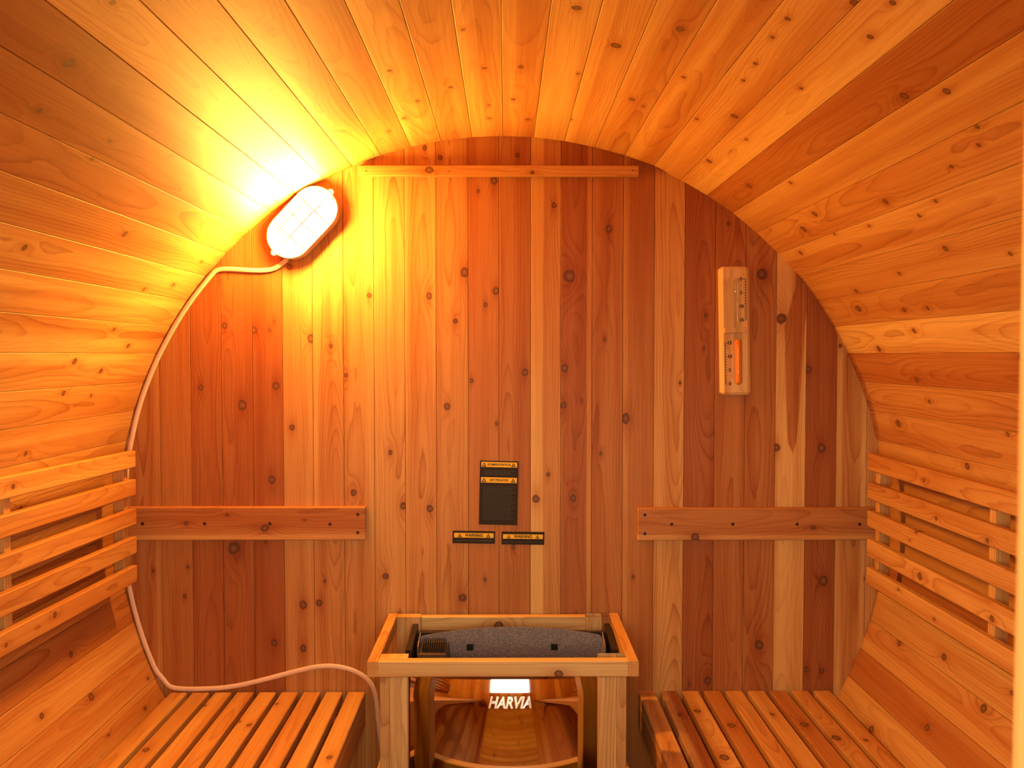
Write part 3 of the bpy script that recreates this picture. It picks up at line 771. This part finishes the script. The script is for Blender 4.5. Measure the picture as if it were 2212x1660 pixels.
nt.links.new(gc, bs.inputs['Base Color']); bs.inputs['Roughness'].default_value = .45; bs.inputs['Metallic'].default_value = .2
HXC = .0215; HW = .243; HY = 2.030; HB = 2.285
ht = empty('sauna_heater', (HXC, 2.16, .14)); HZ0 = .14
RH = .667
def tilt(z):
    if z < .572: return math.radians(0.0)
    if z < .607: return math.radians(17) * (z - .572) / .035
    if z < .654: return math.radians(17 + 9 * (z - .607) / .047)
    return math.radians(26)
zs_ = [HZ0, .3, .45, .53, .56, .572] + [.572 + .004 * i for i in range(1, 24)]
zs_ = [z for z in zs_ if z <= .661]
prof = []; yo = 0; pz = zs_[0]
for z in zs_:
    steps = 20
    for i in range(steps):
        zz = pz + (z - pz) * (i + .5) / steps; yo += math.tan(tilt(zz)) * (z - pz) / steps
    prof.append((z, yo)); pz = z
nx_ = 48; vs = []; fs = []
def fy(s_): return HY + RH - math.sqrt(RH * RH - s_ * s_)
xsn = [-HW + 2 * HW * i / nx_ for i in range(nx_ + 1)]
for (z, yo) in prof:
    for s_ in xsn: vs.append((HXC + s_, fy(s_) + yo, z))
m_ = nx_ + 1
for i in range(len(prof) - 1):
    for k in range(nx_): fs.append((i * m_ + k, i * m_ + k + 1, (i + 1) * m_ + k + 1, (i + 1) * m_ + k))
n0 = len(vs); ztop, yot = prof[-1]      # rolled rim: goes back, then down inside
for (dy, dz) in ((.004, .002), (.009, .001), (.010, -.015), (.010, -.10)):
    for s_ in xsn: vs.append((HXC + s_ * .985, fy(s_) + yot + dy, ztop + dz))
for i in range(4):
    a0 = (len(prof) - 1 + i) * m_
    for k in range(nx_): fs.append((a0 + k, a0 + k + 1, a0 + m_ + k + 1, a0 + m_ + k))
front = mesh_obj('front_cover', vs, fs, MIR, ht, True)
front['label'] = 'curved mirror-polished steel front'
def boxm(name, x0, x1, y0, y1, z0, z1, mat, parent, top=None):
    t = top or (0, 0)
    vs = [(x0, y0, z0), (x1, y0, z0), (x1, y1, z0), (x0, y1, z0), (x0, y0, z1 + t[0]), (x1, y0, z1 + t[0]), (x1, y1, z1 + t[1]), (x0, y1, z1 + t[1])]
    return mesh_obj(name, vs, [(0, 3, 2, 1), (4, 5, 6, 7), (0, 1, 5, 4), (1, 2, 6, 5), (2, 3, 7, 6), (3, 0, 4, 7)], mat, parent)
ey = fy(HW) + .002
for sx in (-1, 1):
    xa = HXC + sx * (HW - .001); xb = HXC + sx * (HW + .014)
    boxm('side_cover', min(xa, xb), max(xa, xb), ey + .03, 2.275, HZ0, .684, BLK, ht, (0.0, .012))
    xa = HXC + sx * (HW - .014); xb = HXC + sx * (HW - .0115)
    boxm('inner_side_panel', min(xa, xb), max(xa, xb), ey + .06, 2.205, .40, .686, GRAN, ht, (-.004, .010))
# back panel with an arched top edge and rounded right corner, two square holes
YP = 2.205
hol = [(1015.5, 1399), (1197.5, 1398.5)]
pxa, pxb = HXC - HW + .0115, HXC + HW - .004
def ztopf(x):
    s_ = (x - (pxa + pxb) / 2) / ((pxb - pxa) / 2)
    z = at(1092, 1354.5, YP)[0].z - .0235 * s_ * s_
    if s_ > .93: z -= .05 * ((s_ - .93) / .07) ** 2
    return z
hx = [(at(a, c, YP)[0].x, at(a, c, YP)[0].z) for a, c in hol]; hs = .0085
xs2 = sorted(set([pxa + (pxb - pxa) * i / 30 for i in range(29)] + [pxa + (pxb - pxa) * (.93 + .01 * i) for i in range(8)] + [q[0] + d for q in hx for d in (-hs, hs)]))
vs = []; fs = []
for x in xs2:
    zt2 = ztopf(x); zh = hx[0][1]
    for z in (.40, zh - hs, min(zh + hs, zt2 - .002), zt2): vs.append((x, YP, z if z < zt2 else zt2))
for i in range(len(xs2) - 1):
    xm = (xs2[i] + xs2[i + 1]) / 2
    for r_ in range(3):
        if r_ == 1 and any(abs(xm - q[0]) < hs for q in hx): continue
        fs.append((i * 4 + r_, (i + 1) * 4 + r_, (i + 1) * 4 + r_ + 1, i * 4 + r_ + 1))
bp_ = mesh_obj('back_panel', vs, fs, GRAN, ht)
md = bp_.modifiers.new('th', 'SOLIDIFY'); md.thickness = .002
bp_['label'] = 'speckled grey steel panel with two square holes'
boxm('rear_cover', HXC - HW + .004, HXC + HW - .004, YP + .016, YP + .03, HZ0, .690, BLK, ht)
boxm('bottom_plate', HXC - HW + .004, HXC + HW - .004, ey + .02, YP + .014, HZ0, HZ0 + .003, BLK, ht)
boxm('stone_grate', HXC - HW + .02, HXC + HW - .02, ey + .02, YP - .004, .47, .474, BLK, ht)
# slotted sensor cover in the left corner
c0 = at(906, 1386, YP - .003)[0]; c1 = at(970, 1384, YP - .003)[0]
cvx0, cvx1 = c0.x + .006, c1.x
vs = [(cvx0, YP - .003, c0.z), (cvx1, YP - .003, c1.z), (cvx1 - .004, YP - .075, c1.z - .012), (cvx0 - .004, YP - .075, c1.z - .012),
      (cvx0, YP - .003, .56), (cvx1 + .012, YP - .003, .56), (cvx1 + .008, YP - .078, .56), (cvx0 - .004, YP - .078, .56)]
sc_ = mesh_obj('sensor_cover', vs, [(3, 2, 1, 0), (4, 5, 6, 7), (1, 2, 6, 5), (2, 3, 7, 6), (0, 1, 5, 4), (3, 0, 4, 7)], simple('bronze_steel', (.16, .11, .085), .38, .5), ht)
for i in range(11):
    f = .10 + .8 * i / 10; xx = cvx0 + (cvx1 - cvx0) * f
    boxm('slot', xx - .0010, xx + .0010, YP - .066, YP - .012, c1.z - .0105, c1.z + .0004, BLK, sc_, (0, .0095))
# heating element loops
ELM = simple('dark_element', (.04, .03, .03), .4, .7)
for xe in (at(1050, 1416, 2.13)[0].x, at(1130, 1416, 2.13)[0].x, at(970, 1416, 2.13)[0].x):
    pl = [(xe, 2.10, .475)] + [(xe, 2.13 - .03 * math.cos(a / 10 * math.pi), .600 + .022 * math.sin(a / 10 * math.pi)) for a in range(11)] + [(xe, 2.16, .475)]
    tube('heating_element', pl, .0055, ELM, ht)
# maker's raised lettering
v_, f_ = text_verts('HARVIA', .036, .101, shear=.28, offset=.0013, extrude=.0015)
zc_ = at(1101, 1517, HY)[0].z; xcn = at(1101.5, 1517, HY)[0].x
zmin = min(p.y for p in v_); zmax = max(p.y for p in v_); kz = .0262 / (zmax - zmin); tl_ = math.radians(11)
V_ = []
def y_prof(z):
    for (a, c) in zip(prof, prof[1:]):
        if a[0] <= z <= c[0]: return a[1] + (c[1] - a[1]) * (z - a[0]) / (c[0] - a[0])
    return prof[-1][1] if z > .6 else 0.0
for p in v_:
    z = zc_ + (p.y - (zmin + zmax) / 2) * kz; x = xcn + p.x
    V_.append((x, fy(x - HXC) + y_prof(zc_) - .0042 + (z - zc_) * math.tan(math.radians(15.1)) - p.z, z))
mesh_obj('brand_lettering', V_, f_, CHR, ht)
tag(ht, 'electric sauna heater with mirror steel front, inside the wooden guard', 'heater')
